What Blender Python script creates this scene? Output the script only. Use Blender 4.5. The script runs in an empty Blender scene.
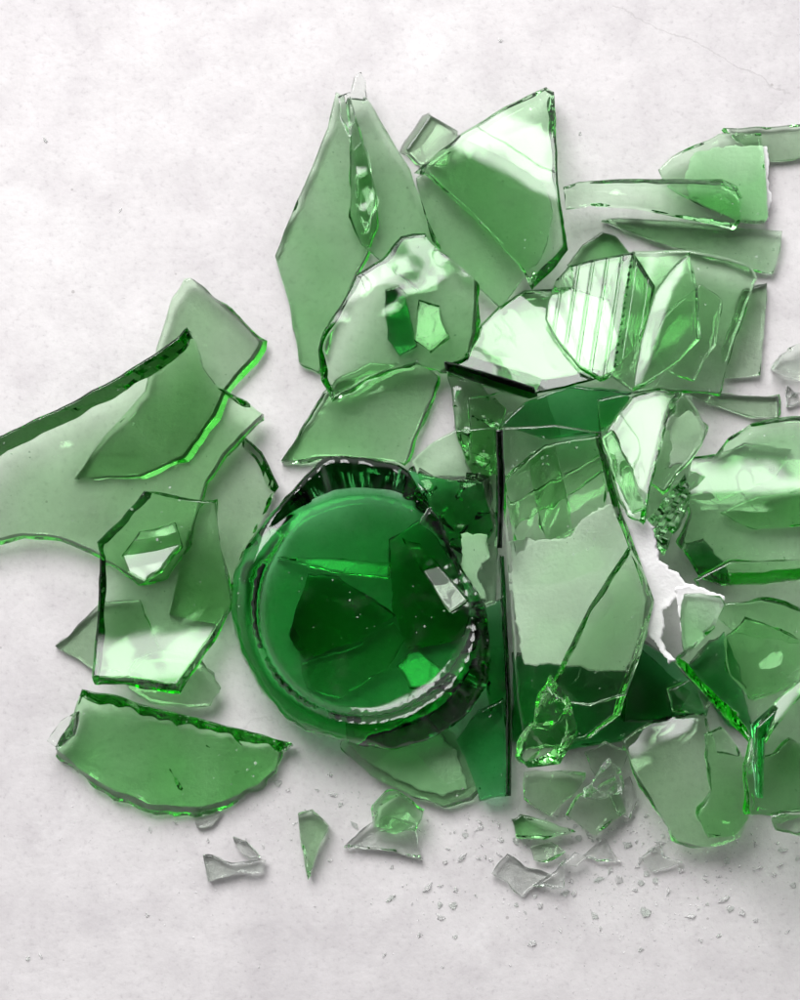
import bpy, bmesh, math, random
from mathutils import Vector, noise
from mathutils.geometry import delaunay_2d_cdt

# ---------------------------------------------------------------- camera, world, lamps, exposure
scene = bpy.context.scene
COL = scene.collection
S = 0.00032                 # metres on the table per photo pixel
HC = 0.70                   # camera height (m)

cam = bpy.data.objects.new('camera', bpy.data.cameras.new('camera'))
COL.objects.link(cam)
cam.location = (0, 0, HC)
cam.data.sensor_fit = 'VERTICAL'
cam.data.sensor_height = 36
cam.data.lens = 36 * HC / (1000 * S)
cam.data.clip_start = 0.01
cam.data.clip_end = 50
scene.camera = cam

world = bpy.data.worlds.new('World')
scene.world = world
world.use_nodes = True
wn = world.node_tree.nodes
# a dim room: dark overhead and behind the photographer, pale walls towards the window
wl = world.node_tree.links
_tc = wn.new('ShaderNodeTexCoord'); _sx = wn.new('ShaderNodeSeparateXYZ')
wl.new(_tc.outputs['Generated'], _sx.inputs[0])
_rz = wn.new('ShaderNodeMapRange'); _rz.interpolation_type = 'SMOOTHSTEP'
_rz.inputs['From Min'].default_value = 0.95; _rz.inputs['From Max'].default_value = 0.55
_rz.inputs['To Min'].default_value = 0.03; _rz.inputs['To Max'].default_value = 0.95
wl.new(_sx.outputs['Z'], _rz.inputs['Value'])
_ry = wn.new('ShaderNodeMapRange'); _ry.interpolation_type = 'SMOOTHSTEP'
_ry.inputs['From Min'].default_value = -0.9; _ry.inputs['From Max'].default_value = 0.7
_ry.inputs['To Min'].default_value = 0.25; _ry.inputs['To Max'].default_value = 1.3
wl.new(_sx.outputs['Y'], _ry.inputs['Value'])
_mm = wn.new('ShaderNodeMath'); _mm.operation = 'MULTIPLY'
wl.new(_rz.outputs['Result'], _mm.inputs[0]); wl.new(_ry.outputs['Result'], _mm.inputs[1])
wn['Background'].inputs['Color'].default_value = (0.985, 0.985, 1.0, 1)
wl.new(_mm.outputs[0], wn['Background'].inputs['Strength'])

# tall window on the upper left of the picture: two panes of daylight
LAMP_DIR = Vector((-0.24, 0.62, 0.75)).normalized()
LAMP_DIST = 1.36
ld = bpy.data.lights.new('window_light', 'AREA')
ld.shape = 'RECTANGLE'
ld.size = 1.03
ld.size_y = 0.95
ld.energy = 40.0
ld.color = (1.0, 0.995, 0.99)
ld.use_nodes = True
_n = ld.node_tree.nodes; _l = ld.node_tree.links
_em = next(n for n in _n if n.type == 'EMISSION')
_g = _n.new('ShaderNodeNewGeometry'); _s = _n.new('ShaderNodeSeparateXYZ')
_l.new(_g.outputs['Parametric'], _s.inputs[0])
def _m(op, a, b=0.0):
    q = _n.new('ShaderNodeMath'); q.operation = op
    for k, x in enumerate((a, b)):
        if isinstance(x, (int, float)): q.inputs[k].default_value = x
        else: _l.new(x, q.inputs[k])
    return q.outputs[0]
def _soft(x, w):                 # 1 inside, easing to 0 at both ends of 0..1
    d = _m('ABSOLUTE', _m('SUBTRACT', x, 0.5))
    r = _n.new('ShaderNodeMapRange'); r.interpolation_type = 'SMOOTHSTEP'
    r.inputs['From Min'].default_value = 0.5; r.inputs['From Max'].default_value = 0.5 - w
    _l.new(d, r.inputs['Value']); return r.outputs['Result']
_bar = _n.new('ShaderNodeMapRange')
_bar.inputs['From Min'].default_value = 0.010; _bar.inputs['From Max'].default_value = 0.022
_bar.inputs['To Min'].default_value = 0.25; _bar.inputs['To Max'].default_value = 1.0
_l.new(_m('ABSOLUTE', _m('SUBTRACT', _s.outputs['X'], 0.5)), _bar.inputs['Value'])
_l.new(_m('MULTIPLY', _m('MULTIPLY', _soft(_s.outputs['X'], .17), _soft(_s.outputs['Y'], .22)), _bar.outputs['Result']), _em.inputs['Strength'])
lo = bpy.data.objects.new('window_light', ld)
COL.objects.link(lo)
lo.location = LAMP_DIR * LAMP_DIST
lo.rotation_euler = LAMP_DIR.to_track_quat('Z', 'Y').to_euler()

scene.view_settings.view_transform = 'Standard'
scene.view_settings.look = 'None'
scene.view_settings.exposure = 0.0
scene.view_settings.gamma = 1.0
cy = scene.cycles
cy.max_bounces = 32
cy.transmission_bounces = 32
cy.glossy_bounces = 12
cy.diffuse_bounces = 4
cy.volume_bounces = 0
cy.sample_clamp_indirect = 40.0
cy.caustics_refractive = True
cy.caustics_reflective = True
cy.blur_glossy = 0.6
cy.use_denoising = True

# slope a surface needs to mirror the window straight up into the camera
_h = (LAMP_DIR + Vector((0, 0, 1))).normalized()
LAMP_GRAD = (-_h.x / _h.z, -_h.y / _h.z)

# ---------------------------------------------------------------- materials
def new_mat(name):
    m = bpy.data.materials.new(name)
    m.use_nodes = True
    m.node_tree.nodes.clear()
    return m, m.node_tree.nodes, m.node_tree.links

def glass_mat(name, sigma, dust=1.0, bump=0.05, rough=0.0, frost=0.0, ribs=False, ior=1.46):
    """sigma: absorption per metre for r, g, b"""
    m, N, L = new_mat(name)
    out = N.new('ShaderNodeOutputMaterial')
    g = N.new('ShaderNodeBsdfGlass')
    g.inputs['IOR'].default_value = ior
    g.inputs['Roughness'].default_value = rough
    g.inputs['Color'].default_value = (1, 1, 1, 1)
    tc = N.new('ShaderNodeTexCoord')
    # slow ripples of blown glass
    n1 = N.new('ShaderNodeTexNoise'); n1.inputs['Scale'].default_value = 95; n1.inputs['Detail'].default_value = 1.5
    L.new(tc.outputs['Object'], n1.inputs['Vector'])
    bp = N.new('ShaderNodeBump'); bp.inputs['Strength'].default_value = bump; bp.inputs['Distance'].default_value = 0.002
    L.new(n1.outputs['Fac'], bp.inputs['Height'])
    L.new(bp.outputs['Normal'], g.inputs['Normal'])
    if ribs:                                  # grooves added to break the window reflection into blind-like stripes
        mp = N.new('ShaderNodeMapping'); mp.inputs['Rotation'].default_value = (0, 0, math.radians(8.8))
        L.new(tc.outputs['Object'], mp.inputs['Vector'])
        wv = N.new('ShaderNodeTexWave'); wv.bands_direction = 'X'
        wv.inputs['Scale'].default_value = 72; wv.inputs['Distortion'].default_value = 2.2
        wv.inputs['Detail'].default_value = 0; wv.inputs['Detail Scale'].default_value = 0.25
        L.new(mp.outputs['Vector'], wv.inputs['Vector'])
        rr = N.new('ShaderNodeMapRange'); rr.interpolation_type = 'SMOOTHSTEP'
        rr.inputs['From Min'].default_value = 0.0; rr.inputs['From Max'].default_value = 0.16
        L.new(wv.outputs['Fac'], rr.inputs['Value'])
        b2 = N.new('ShaderNodeBump'); b2.inputs['Strength'].default_value = 1.0; b2.inputs['Distance'].default_value = 0.00012
        L.new(rr.outputs['Result'], b2.inputs['Height']); L.new(bp.outputs['Normal'], b2.inputs['Normal'])
        L.new(b2.outputs['Normal'], g.inputs['Normal'])
    # specks of glass dust lying on the surface
    v = N.new('ShaderNodeTexVoronoi'); v.inputs['Scale'].default_value = 520
    L.new(tc.outputs['Object'], v.inputs['Vector'])
    n2 = N.new('ShaderNodeTexNoise'); n2.inputs['Scale'].default_value = 60; n2.inputs['Detail'].default_value = 3
    L.new(tc.outputs['Object'], n2.inputs['Vector'])
    thr = N.new('ShaderNodeMapRange')
    thr.inputs['From Min'].default_value = 0.42; thr.inputs['From Max'].default_value = 0.8
    thr.inputs['To Min'].default_value = 0.0; thr.inputs['To Max'].default_value = 0.5 * dust
    L.new(n2.outputs['Fac'], thr.inputs['Value'])
    sc_ = N.new('ShaderNodeSeparateColor'); L.new(v.outputs['Color'], sc_.inputs['Color'])
    mu = N.new('ShaderNodeMath'); mu.operation = 'MULTIPLY'
    L.new(thr.outputs['Result'], mu.inputs[0]); L.new(sc_.outputs['Red'], mu.inputs[1])
    lt = N.new('ShaderNodeMath'); lt.operation = 'LESS_THAN'
    n4 = N.new('ShaderNodeTexNoise'); n4.inputs['Scale'].default_value = 2600; n4.inputs['Detail'].default_value = 2
    L.new(tc.outputs['Object'], n4.inputs['Vector'])
    dj = N.new('ShaderNodeMath'); dj.operation = 'MULTIPLY_ADD'; dj.inputs[1].default_value = 0.5
    L.new(n4.outputs['Fac'], dj.inputs[0]); L.new(v.outputs['Distance'], dj.inputs[2])
    dk = N.new('ShaderNodeMath'); dk.operation = 'SUBTRACT'; dk.inputs[1].default_value = 0.22
    L.new(dj.outputs[0], dk.inputs[0])
    sq = N.new('ShaderNodeMath'); sq.operation = 'MULTIPLY'
    L.new(mu.outputs[0], sq.inputs[0]); L.new(sc_.outputs['Blue'], sq.inputs[1])
    L.new(dk.outputs[0], lt.inputs[0]); L.new(sq.outputs[0], lt.inputs[1])
    m2 = N.new('ShaderNodeMath'); m2.operation = 'MULTIPLY'; m2.inputs[1].default_value = 0.4
    L.new(lt.outputs[0], m2.inputs[0])
    # thin greasy film
    n3 = N.new('ShaderNodeTexNoise'); n3.inputs['Scale'].default_value = 140; n3.inputs['Detail'].default_value = 6
    L.new(tc.outputs['Object'], n3.inputs['Vector'])
    fr = N.new('ShaderNodeMapRange')
    fr.inputs['From Min'].default_value = 0.56; fr.inputs['From Max'].default_value = 0.85
    fr.inputs['To Min'].default_value = 0.0; fr.inputs['To Max'].default_value = 0.02 * dust
    L.new(n3.outputs['Fac'], fr.inputs['Value'])
    ad = N.new('ShaderNodeMath'); ad.operation = 'ADD'; ad.use_clamp = True
    fr.inputs['To Min'].default_value = frost * 0.6
    if frost: fr.inputs['To Max'].default_value = frost * 1.6
    L.new(m2.outputs[0], ad.inputs[0]); L.new(fr.outputs['Result'], ad.inputs[1])
    d = N.new('ShaderNodeBsdfDiffuse'); d.inputs['Color'].default_value = (0.8, 0.82, 0.8, 1)
    if frost:                                 # crushed edges scatter light right through
        tl = N.new('ShaderNodeBsdfTranslucent'); tl.inputs['Color'].default_value = (0.9, 0.92, 0.9, 1)
        m5 = N.new('ShaderNodeMixShader'); m5.inputs['Fac'].default_value = 0.2; d.inputs['Color'].default_value = (0.93, 0.93, 0.92, 1)
        L.new(d.outputs[0], m5.inputs[1]); L.new(tl.outputs[0], m5.inputs[2]); d = m5
    mx = N.new('ShaderNodeMixShader')
    L.new(ad.outputs[0], mx.inputs['Fac']); L.new(g.outputs[0], mx.inputs[1]); L.new(d.outputs[0], mx.inputs[2])
    L.new(mx.outputs[0], out.inputs['Surface'])
    dens = max(sigma)
    va = N.new('ShaderNodeVolumeAbsorption')
    va.inputs['Density'].default_value = dens
    va.inputs['Color'].default_value = tuple(1 - s / dens for s in sigma) + (1,)
    L.new(va.outputs[0], out.inputs['Volume'])
    return m

GREEN = glass_mat('green_bottle_glass', (112, 19, 116))
STRIPED_REFL = glass_mat('striped_reflection_glass', (112, 19, 116), ribs=True)
PALE = glass_mat('pale_green_glass', (72, 12, 78))
DEEP = glass_mat('deep_green_glass', (360, 84, 265))
BASEG = glass_mat('bottle_base_glass', (280, 62, 215))
CLEAR = glass_mat('clear_chip_glass', (20, 6, 20), dust=0.5, frost=0.03, ior=1.36)
CRUSHED = glass_mat('crushed_clear_glass', (10, 4, 9), dust=0.2, frost=0.50, ior=1.33)
PALEC = glass_mat('pale_chip_glass', (70, 6, 60), dust=0.3, frost=0.35, ior=1.34)
POWDER = glass_mat('glass_powder', (8, 4, 8), dust=0.0, frost=0.75, ior=1.30)
BLACK = glass_mat('thick_dark_edge_glass', (800, 260, 680))
MATS = {'k': BLACK, 'g': GREEN, 'r': STRIPED_REFL, 'p': PALE, 'd': DEEP, 'c': CLEAR}

def paper_mat():
    m, N, L = new_mat('torn_label_paper')
    out = N.new('ShaderNodeOutputMaterial')
    p = N.new('ShaderNodeBsdfPrincipled')
    p.inputs['Roughness'].default_value = 0.85
    tc = N.new('ShaderNodeTexCoord')
    n = N.new('ShaderNodeTexNoise'); n.inputs['Scale'].default_value = 110; n.inputs['Detail'].default_value = 5
    L.new(tc.outputs['Object'], n.inputs['Vector'])
    r = N.new('ShaderNodeValToRGB')
    r.color_ramp.elements[0].position = 0.3; r.color_ramp.elements[0].color = (0.80, 0.78, 0.79, 1)
    r.color_ramp.elements[1].position = 0.65; r.color_ramp.elements[1].color = (0.90, 0.89, 0.89, 1)
    L.new(n.outputs['Fac'], r.inputs['Fac']); L.new(r.outputs['Color'], p.inputs['Base Color'])
    n2 = N.new('ShaderNodeTexNoise'); n2.inputs['Scale'].default_value = 700; n2.inputs['Detail'].default_value = 4
    L.new(tc.outputs['Object'], n2.inputs['Vector'])
    b = N.new('ShaderNodeBump'); b.inputs['Strength'].default_value = 0.5; b.inputs['Distance'].default_value = 0.0004
    L.new(n2.outputs['Fac'], b.inputs['Height']); L.new(b.outputs['Normal'], p.inputs['Normal'])
    L.new(p.outputs[0], out.inputs['Surface'])
    return m
PAPER = paper_mat()

def concrete_mat():
    m, N, L = new_mat('pale_plaster_concrete')
    out = N.new('ShaderNodeOutputMaterial')
    p = N.new('ShaderNodeBsdfPrincipled')
    p.inputs['Roughness'].default_value = 0.75
    p.inputs['Specular IOR Level'].default_value = 0.25
    tc = N.new('ShaderNodeTexCoord')
    def nz(scale, detail, rough=0.55, dist=0.0):
        n = N.new('ShaderNodeTexNoise')
        n.inputs['Scale'].default_value = scale; n.inputs['Detail'].default_value = detail
        n.inputs['Roughness'].default_value = rough; n.inputs['Distortion'].default_value = dist
        L.new(tc.outputs['Object'], n.inputs['Vector']); return n
    def ramp(src, stops):
        r = N.new('ShaderNodeValToRGB')
        e = r.color_ramp.elements
        e[0].position, e[0].color = stops[0]
        e[1].position, e[1].color = stops[-1]
        for s in stops[1:-1]:
            k = e.new(s[0]); k.color = s[1]
        L.new(src, r.inputs['Fac']); return r
    def mix(kind, fac, a, b):
        x = N.new('ShaderNodeMix'); x.data_type = 'RGBA'; x.blend_type = kind
        if isinstance(fac, float): x.inputs['Factor'].default_value = fac
        else: L.new(fac, x.inputs['Factor'])
        L.new(a, x.inputs['A'])
        if isinstance(b, tuple): x.inputs['B'].default_value = b
        else: L.new(b, x.inputs['B'])
        return x.outputs['Result']
    big = ramp(nz(9, 6, 0.6, 0.3).outputs['Fac'], [(0.3, (0.585, 0.560, 0.570, 1)), (0.5, (0.640, 0.615, 0.622, 1)), (0.7, (0.685, 0.665, 0.668, 1))])
    mid = ramp(nz(55, 8, 0.62, 0.4).outputs['Fac'], [(0.28, (0.86, 0.85, 0.86, 1)), (0.5, (0.97, 0.97, 0.97, 1)), (0.72, (1.06, 1.06, 1.06, 1))])
    c = mix('MULTIPLY', 0.95, big.outputs['Color'], mid.outputs['Color'])
    fine = ramp(nz(480, 6, 0.7).outputs['Fac'], [(0.30, (0.80, 0.79, 0.80, 1)), (0.44, (0.98, 0.98, 0.98, 1)), (0.75, (1.06, 1.06, 1.06, 1))])
    c = mix('MULTIPLY', 0.85, c, fine.outputs['Color'])
    # small pits and grains
    v = N.new('ShaderNodeTexVoronoi'); v.inputs['Scale'].default_value = 150
    L.new(tc.outputs['Object'], v.inputs['Vector'])
    sp = N.new('ShaderNodeSeparateColor'); L.new(v.outputs['Color'], sp.inputs['Color'])
    pr = N.new('ShaderNodeMapRange'); pr.inputs['From Min'].default_value = 0.72; pr.inputs['From Max'].default_value = 1.0
    pr.inputs['To Min'].default_value = 0.0; pr.inputs['To Max'].default_value = 0.10
    L.new(sp.outputs['Green'], pr.inputs['Value'])
    lt = N.new('ShaderNodeMath'); lt.operation = 'LESS_THAN'
    L.new(v.outputs['Distance'], lt.inputs[0]); L.new(pr.outputs['Result'], lt.inputs[1])
    lm = N.new('ShaderNodeMath'); lm.operation = 'MULTIPLY'; lm.inputs[1].default_value = 0.8
    L.new(lt.outputs[0], lm.inputs[0])
    c = mix('MIX', lm.outputs[0], c, (0.40, 0.38, 0.38, 1))
    # pale scuffs
    sc2 = ramp(nz(30, 9, 0.7, 1.2).outputs['Fac'], [(0.60, (0, 0, 0, 1)), (0.72, (1, 1, 1, 1))])
    sm = N.new('ShaderNodeMath'); sm.operation = 'MULTIPLY'; sm.inputs[1].default_value = 0.35
    L.new(sc2.outputs['Color'], sm.inputs[0])
    c = mix('MIX', sm.outputs[0], c, (0.76, 0.745, 0.75, 1))
    # hairline cracks, only in places
    wv = N.new('ShaderNodeTexVoronoi'); wv.feature = 'DISTANCE_TO_EDGE'; wv.inputs['Scale'].default_value = 7.5
    wob = nz(26, 6, 0.6)
    wa = N.new('ShaderNodeMix'); wa.data_type = 'RGBA'; wa.inputs['Factor'].default_value = 0.06
    L.new(tc.outputs['Object'], wa.inputs['A']); L.new(wob.outputs['Color'], wa.inputs['B'])
    L.new(wa.outputs['Result'], wv.inputs['Vector'])
    ck = ramp(wv.outputs['Distance'], [(0.0, (1, 1, 1, 1)), (0.0055, (0, 0, 0, 1))])
    cz = ramp(nz(6.5, 2).outputs['Fac'], [(0.52, (0, 0, 0, 1)), (0.60, (1, 1, 1, 1))])
    cm = N.new('ShaderNodeMath'); cm.operation = 'MULTIPLY'
    L.new(ck.outputs['Color'], cm.inputs[0]); L.new(cz.outputs['Color'], cm.inputs[1])
    cm2 = N.new('ShaderNodeMath'); cm2.operation = 'MULTIPLY'; cm2.inputs[1].default_value = 0.35
    L.new(cm.outputs[0], cm2.inputs[0])
    c = mix('MIX', cm2.outputs[0], c, (0.42, 0.40, 0.40, 1))
    # one long hairline crack in the upper right
    sx = N.new('ShaderNodeSeparateXYZ'); L.new(tc.outputs['Object'], sx.inputs[0])
    def mth(op, a, b=None):
        q = N.new('ShaderNodeMath'); q.operation = op
        for k_, x_ in enumerate((a, b)):
            if x_ is None: continue
            if isinstance(x_, (int, float)): q.inputs[k_].default_value = x_
            else: L.new(x_, q.inputs[k_])
        return q.outputs[0]
    wn_ = nz(45, 6, 0.65)
    u = mth('ADD', mth('ADD', sx.outputs['Y'], -0.1425), mth('MULTIPLY', mth('ADD', sx.outputs['X'], -0.1), 0.48))
    u = mth('ABSOLUTE', mth('ADD', u, mth('MULTIPLY', mth('ADD', wn_.outputs['Fac'], -0.5), 0.012)))
    on = mth('MULTIPLY', mth('LESS_THAN', u, 0.00026), mth('GREATER_THAN', sx.outputs['X'], 0.068))
    on = mth('MULTIPLY', on, mth('LESS_THAN', sx.outputs['X'], 0.125))
    c = mix('MIX', mth('MULTIPLY', on, 0.42), c, (0.40, 0.38, 0.38, 1))
    L.new(c, p.inputs['Base Color'])
    hb = N.new('ShaderNodeMath'); hb.operation = 'ADD'
    L.new(nz(60, 8, 0.6).outputs['Fac'], hb.inputs[0])
    f2 = nz(600, 5, 0.6)
    f3 = N.new('ShaderNodeMath'); f3.operation = 'MULTIPLY'; f3.inputs[1].default_value = 0.18
    L.new(f2.outputs['Fac'], f3.inputs[0]); L.new(f3.outputs[0], hb.inputs[1])
    b = N.new('ShaderNodeBump'); b.inputs['Strength'].default_value = 0.30; b.inputs['Distance'].default_value = 0.0016
    L.new(hb.outputs[0], b.inputs['Height']); L.new(b.outputs['Normal'], p.inputs['Normal'])
    L.new(p.outputs[0], out.inputs['Surface'])
    return m

# ---------------------------------------------------------------- the setting
bm = bmesh.new()
bmesh.ops.create_grid(bm, x_segments=8, y_segments=8, size=1.5)
me = bpy.data.meshes.new('ground'); bm.to_mesh(me); bm.free()
ground = bpy.data.objects.new('ground', me)
COL.objects.link(ground)
ground['kind'] = 'structure'
ground['label'] = 'pale grey plaster concrete surface with faint stains and cracks'
me.materials.append(concrete_mat())

# ---------------------------------------------------------------- glass builders
CELL = 4.0
HG = {}                       # height map of what already lies on the table

def key(px, py): return (int(px // CELL), int(py // CELL))

def resample(pts, step, rnd, jag):
    """closed outline -> points about `step` px apart with a jagged broken edge"""
    out = []
    n = len(pts)
    for i in range(n):
        a, b = Vector(pts[i]), Vector(pts[(i + 1) % n])
        d = (b - a).length
        k = max(1, int(d / step))
        nn = Vector((-(b - a).y, (b - a).x))
        nn = nn.normalized() if nn.length else nn
        sd = rnd.random() * 100
        for j in range(k):
            t = j / k
            w = math.sin(math.pi * t)
            bow = noise.noise(Vector((sd, t * d / 26.0, 3.1))) * 2.4 * jag * w
            chip = max(0.0, noise.noise(Vector((sd + 40, t * d / 30.0, 1.3))) - 0.12) * 2.6       # only stretches of the edge are chipped
            fine = noise.noise(Vector((sd + 9, t * d / 7.0, 7.7))) * 1.5 * jag * chip
            out.append(a.lerp(b, t) + nn * (bow + fine))
    return out

def smooth_outline(pts, it):
    for _ in range(it):
        q = []
        for i in range(len(pts)):
            a, b = Vector(pts[i]), Vector(pts[(i + 1) % len(pts)])
            q += [a.lerp(b, 0.25), a.lerp(b, 0.75)]
        pts = [tuple(x) for x in q]
    return pts

def inside(pt, poly):
    x, y = pt; c = False
    j = len(poly) - 1
    for i in range(len(poly)):
        xi, yi = poly[i]; xj, yj = poly[j]
        if (yi > y) != (yj > y) and x < (xj - xi) * (y - yi) / (yj - yi) + xi:
            c = not c
        j = i
    return c

class Surf:
    """top face of a shard: a tilted, optionally cylindrical sheet over the table"""
    def __init__(self, c, grad=(0, 0), bend=None, wav=0.0, seed=0, ribs=None, refl=None, fold=None, wf=38.0, grooves=None):
        self.fold, self.wf, self.grooves = fold, wf, grooves
        self.c, self.g, self.bend, self.wav, self.seed, self.ribs = c, tuple(grad), bend, wav, seed, ribs
        self.z0 = 0.0
        if refl:
            e = 0.5
            gx = (self.h(refl[0] + e, refl[1]) - self.h(refl[0] - e, refl[1])) / (2 * e * S)
            gy = -(self.h(refl[0], refl[1] + e) - self.h(refl[0], refl[1] - e)) / (2 * e * S)
            self.g = (self.g[0] + LAMP_GRAD[0] - gx, self.g[1] + LAMP_GRAD[1] - gy)
    def h(self, px, py):
        X, Y = (px - self.c[0]) * S, -(py - self.c[1]) * S
        z = self.z0 + self.g[0] * X + self.g[1] * Y
        if self.bend:
            ang, R = self.bend[0], self.bend[1]        # axis angle in degrees, radius in mm (+ dome, - bowl)
            off = self.bend[2] if len(self.bend) > 2 else 0.0
            a = math.radians(ang); r = abs(R) / 1000
            d = -X * math.sin(a) + Y * math.cos(a) - off * S
            dm = 0.93 * r
            if abs(d) <= dm: s = math.sqrt(r * r - d * d) - r
            else:
                s0 = math.sqrt(r * r - dm * dm)
                s = s0 - r - (abs(d) - dm) * dm / s0
            z += s if R > 0 else -s
        if self.wav:
            z += self.wav * noise.noise(Vector((px / self.wf, py / self.wf, self.seed * 1.7)))
        if self.ribs:
            ang, per, amp = self.ribs
            a = math.radians(ang)
            z += amp * math.sin((X * math.cos(a) + Y * math.sin(a)) / (per * S) * 2 * math.pi)
        if self.fold:                       # a crease: beyond the line the sheet bends away
            (ax, ay), (bx, by), sl = self.fold
            L_ = math.hypot(bx - ax, by - ay)
            u = ((px - ax) * (by - ay) - (py - ay) * (bx - ax)) / L_
            z -= sl * max(0.0, u) * S
            for u0, w0, a0 in (self.grooves or ()):
                z -= a0 * math.exp(-((u - u0) / w0) ** 2)
        return z
    def pos(self, px, py):
        z = self.h(px, py); k = 1 - z / HC
        return Vector(((px - 400) * S * k, (500 - py) * S * k, z))
    def nrm(self, px, py):
        e = 1.5
        u = self.pos(px + e, py) - self.pos(px - e, py)
        v = self.pos(px, py - e) - self.pos(px, py + e)
        return u.cross(v).normalized()

def cdt(outline, step):
    """triangulate an outline with an inner grid -> points, triangles, boundary loop"""
    xs = [p[0] for p in outline]; ys = [p[1] for p in outline]
    pts = [Vector((p[0], p[1])) for p in outline]
    n = len(pts)
    poly = [(p[0], p[1]) for p in outline]
    for i in range(n):                       # a clean strip along the broken edge
        d = pts[(i + 1) % n] - pts[i - 1]
        q = Vector((-d.y, d.x))
        if not q.length: continue
        q = q.normalized() * 2.4
        for c_ in (pts[i] + q, pts[i] - q):
            if inside(tuple(c_), poly) and min((c_ - Vector(p)).length_squared for p in poly) > 4.2 \
               and all((c_ - p).length_squared > 3.0 for p in pts[n:]):
                pts.append(c_); break
    y = min(ys) + step * 0.5; row = 0
    while y < max(ys):
        x = min(xs) + step * (0.25 + 0.5 * (row % 2))
        while x < max(xs):
            if inside((x, y), poly) and min((Vector((x, y)) - Vector(p)).length_squared for p in poly) > (2.4 + step * 0.5) ** 2:
                pts.append(Vector((x, y)))
            x += step
        y += step * 0.87; row += 1
    v, e, f, ov, oe, of = delaunay_2d_cdt(pts, [(i, (i + 1) % n) for i in range(n)], [], 1, 1e-5)
    tris = []
    for t in f:
        a, b, c = (v[i] for i in t)
        if (b - a).cross(c - a) < 0: t = list(reversed(t))
        tris.append(tuple(t))
    half = {}
    for t in tris:
        for i in range(3): half[(t[i], t[(i + 1) % 3])] = True
    nxt = {a: b for (a, b) in half if (b, a) not in half}
    start = next(iter(nxt)); loop = [start]; cur = nxt[start]
    while cur != start and len(loop) < 5000:
        loop.append(cur); cur = nxt[cur]
    return v, tris, loop

def build(name, verts, faces, smooth, mat, parent=None):
    m = bpy.data.meshes.new(name)
    m.from_pydata([tuple(v) for v in verts], [], faces)
    m.polygons.foreach_set('use_smooth', smooth)
    m.materials.append(mat)
    b = bmesh.new(); b.from_mesh(m)
    bmesh.ops.recalc_face_normals(b, faces=b.faces)
    b.to_mesh(m); b.free()
    o = bpy.data.objects.new(name, m)
    COL.objects.link(o)
    if parent is not None: o.parent = parent
    return o

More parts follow.
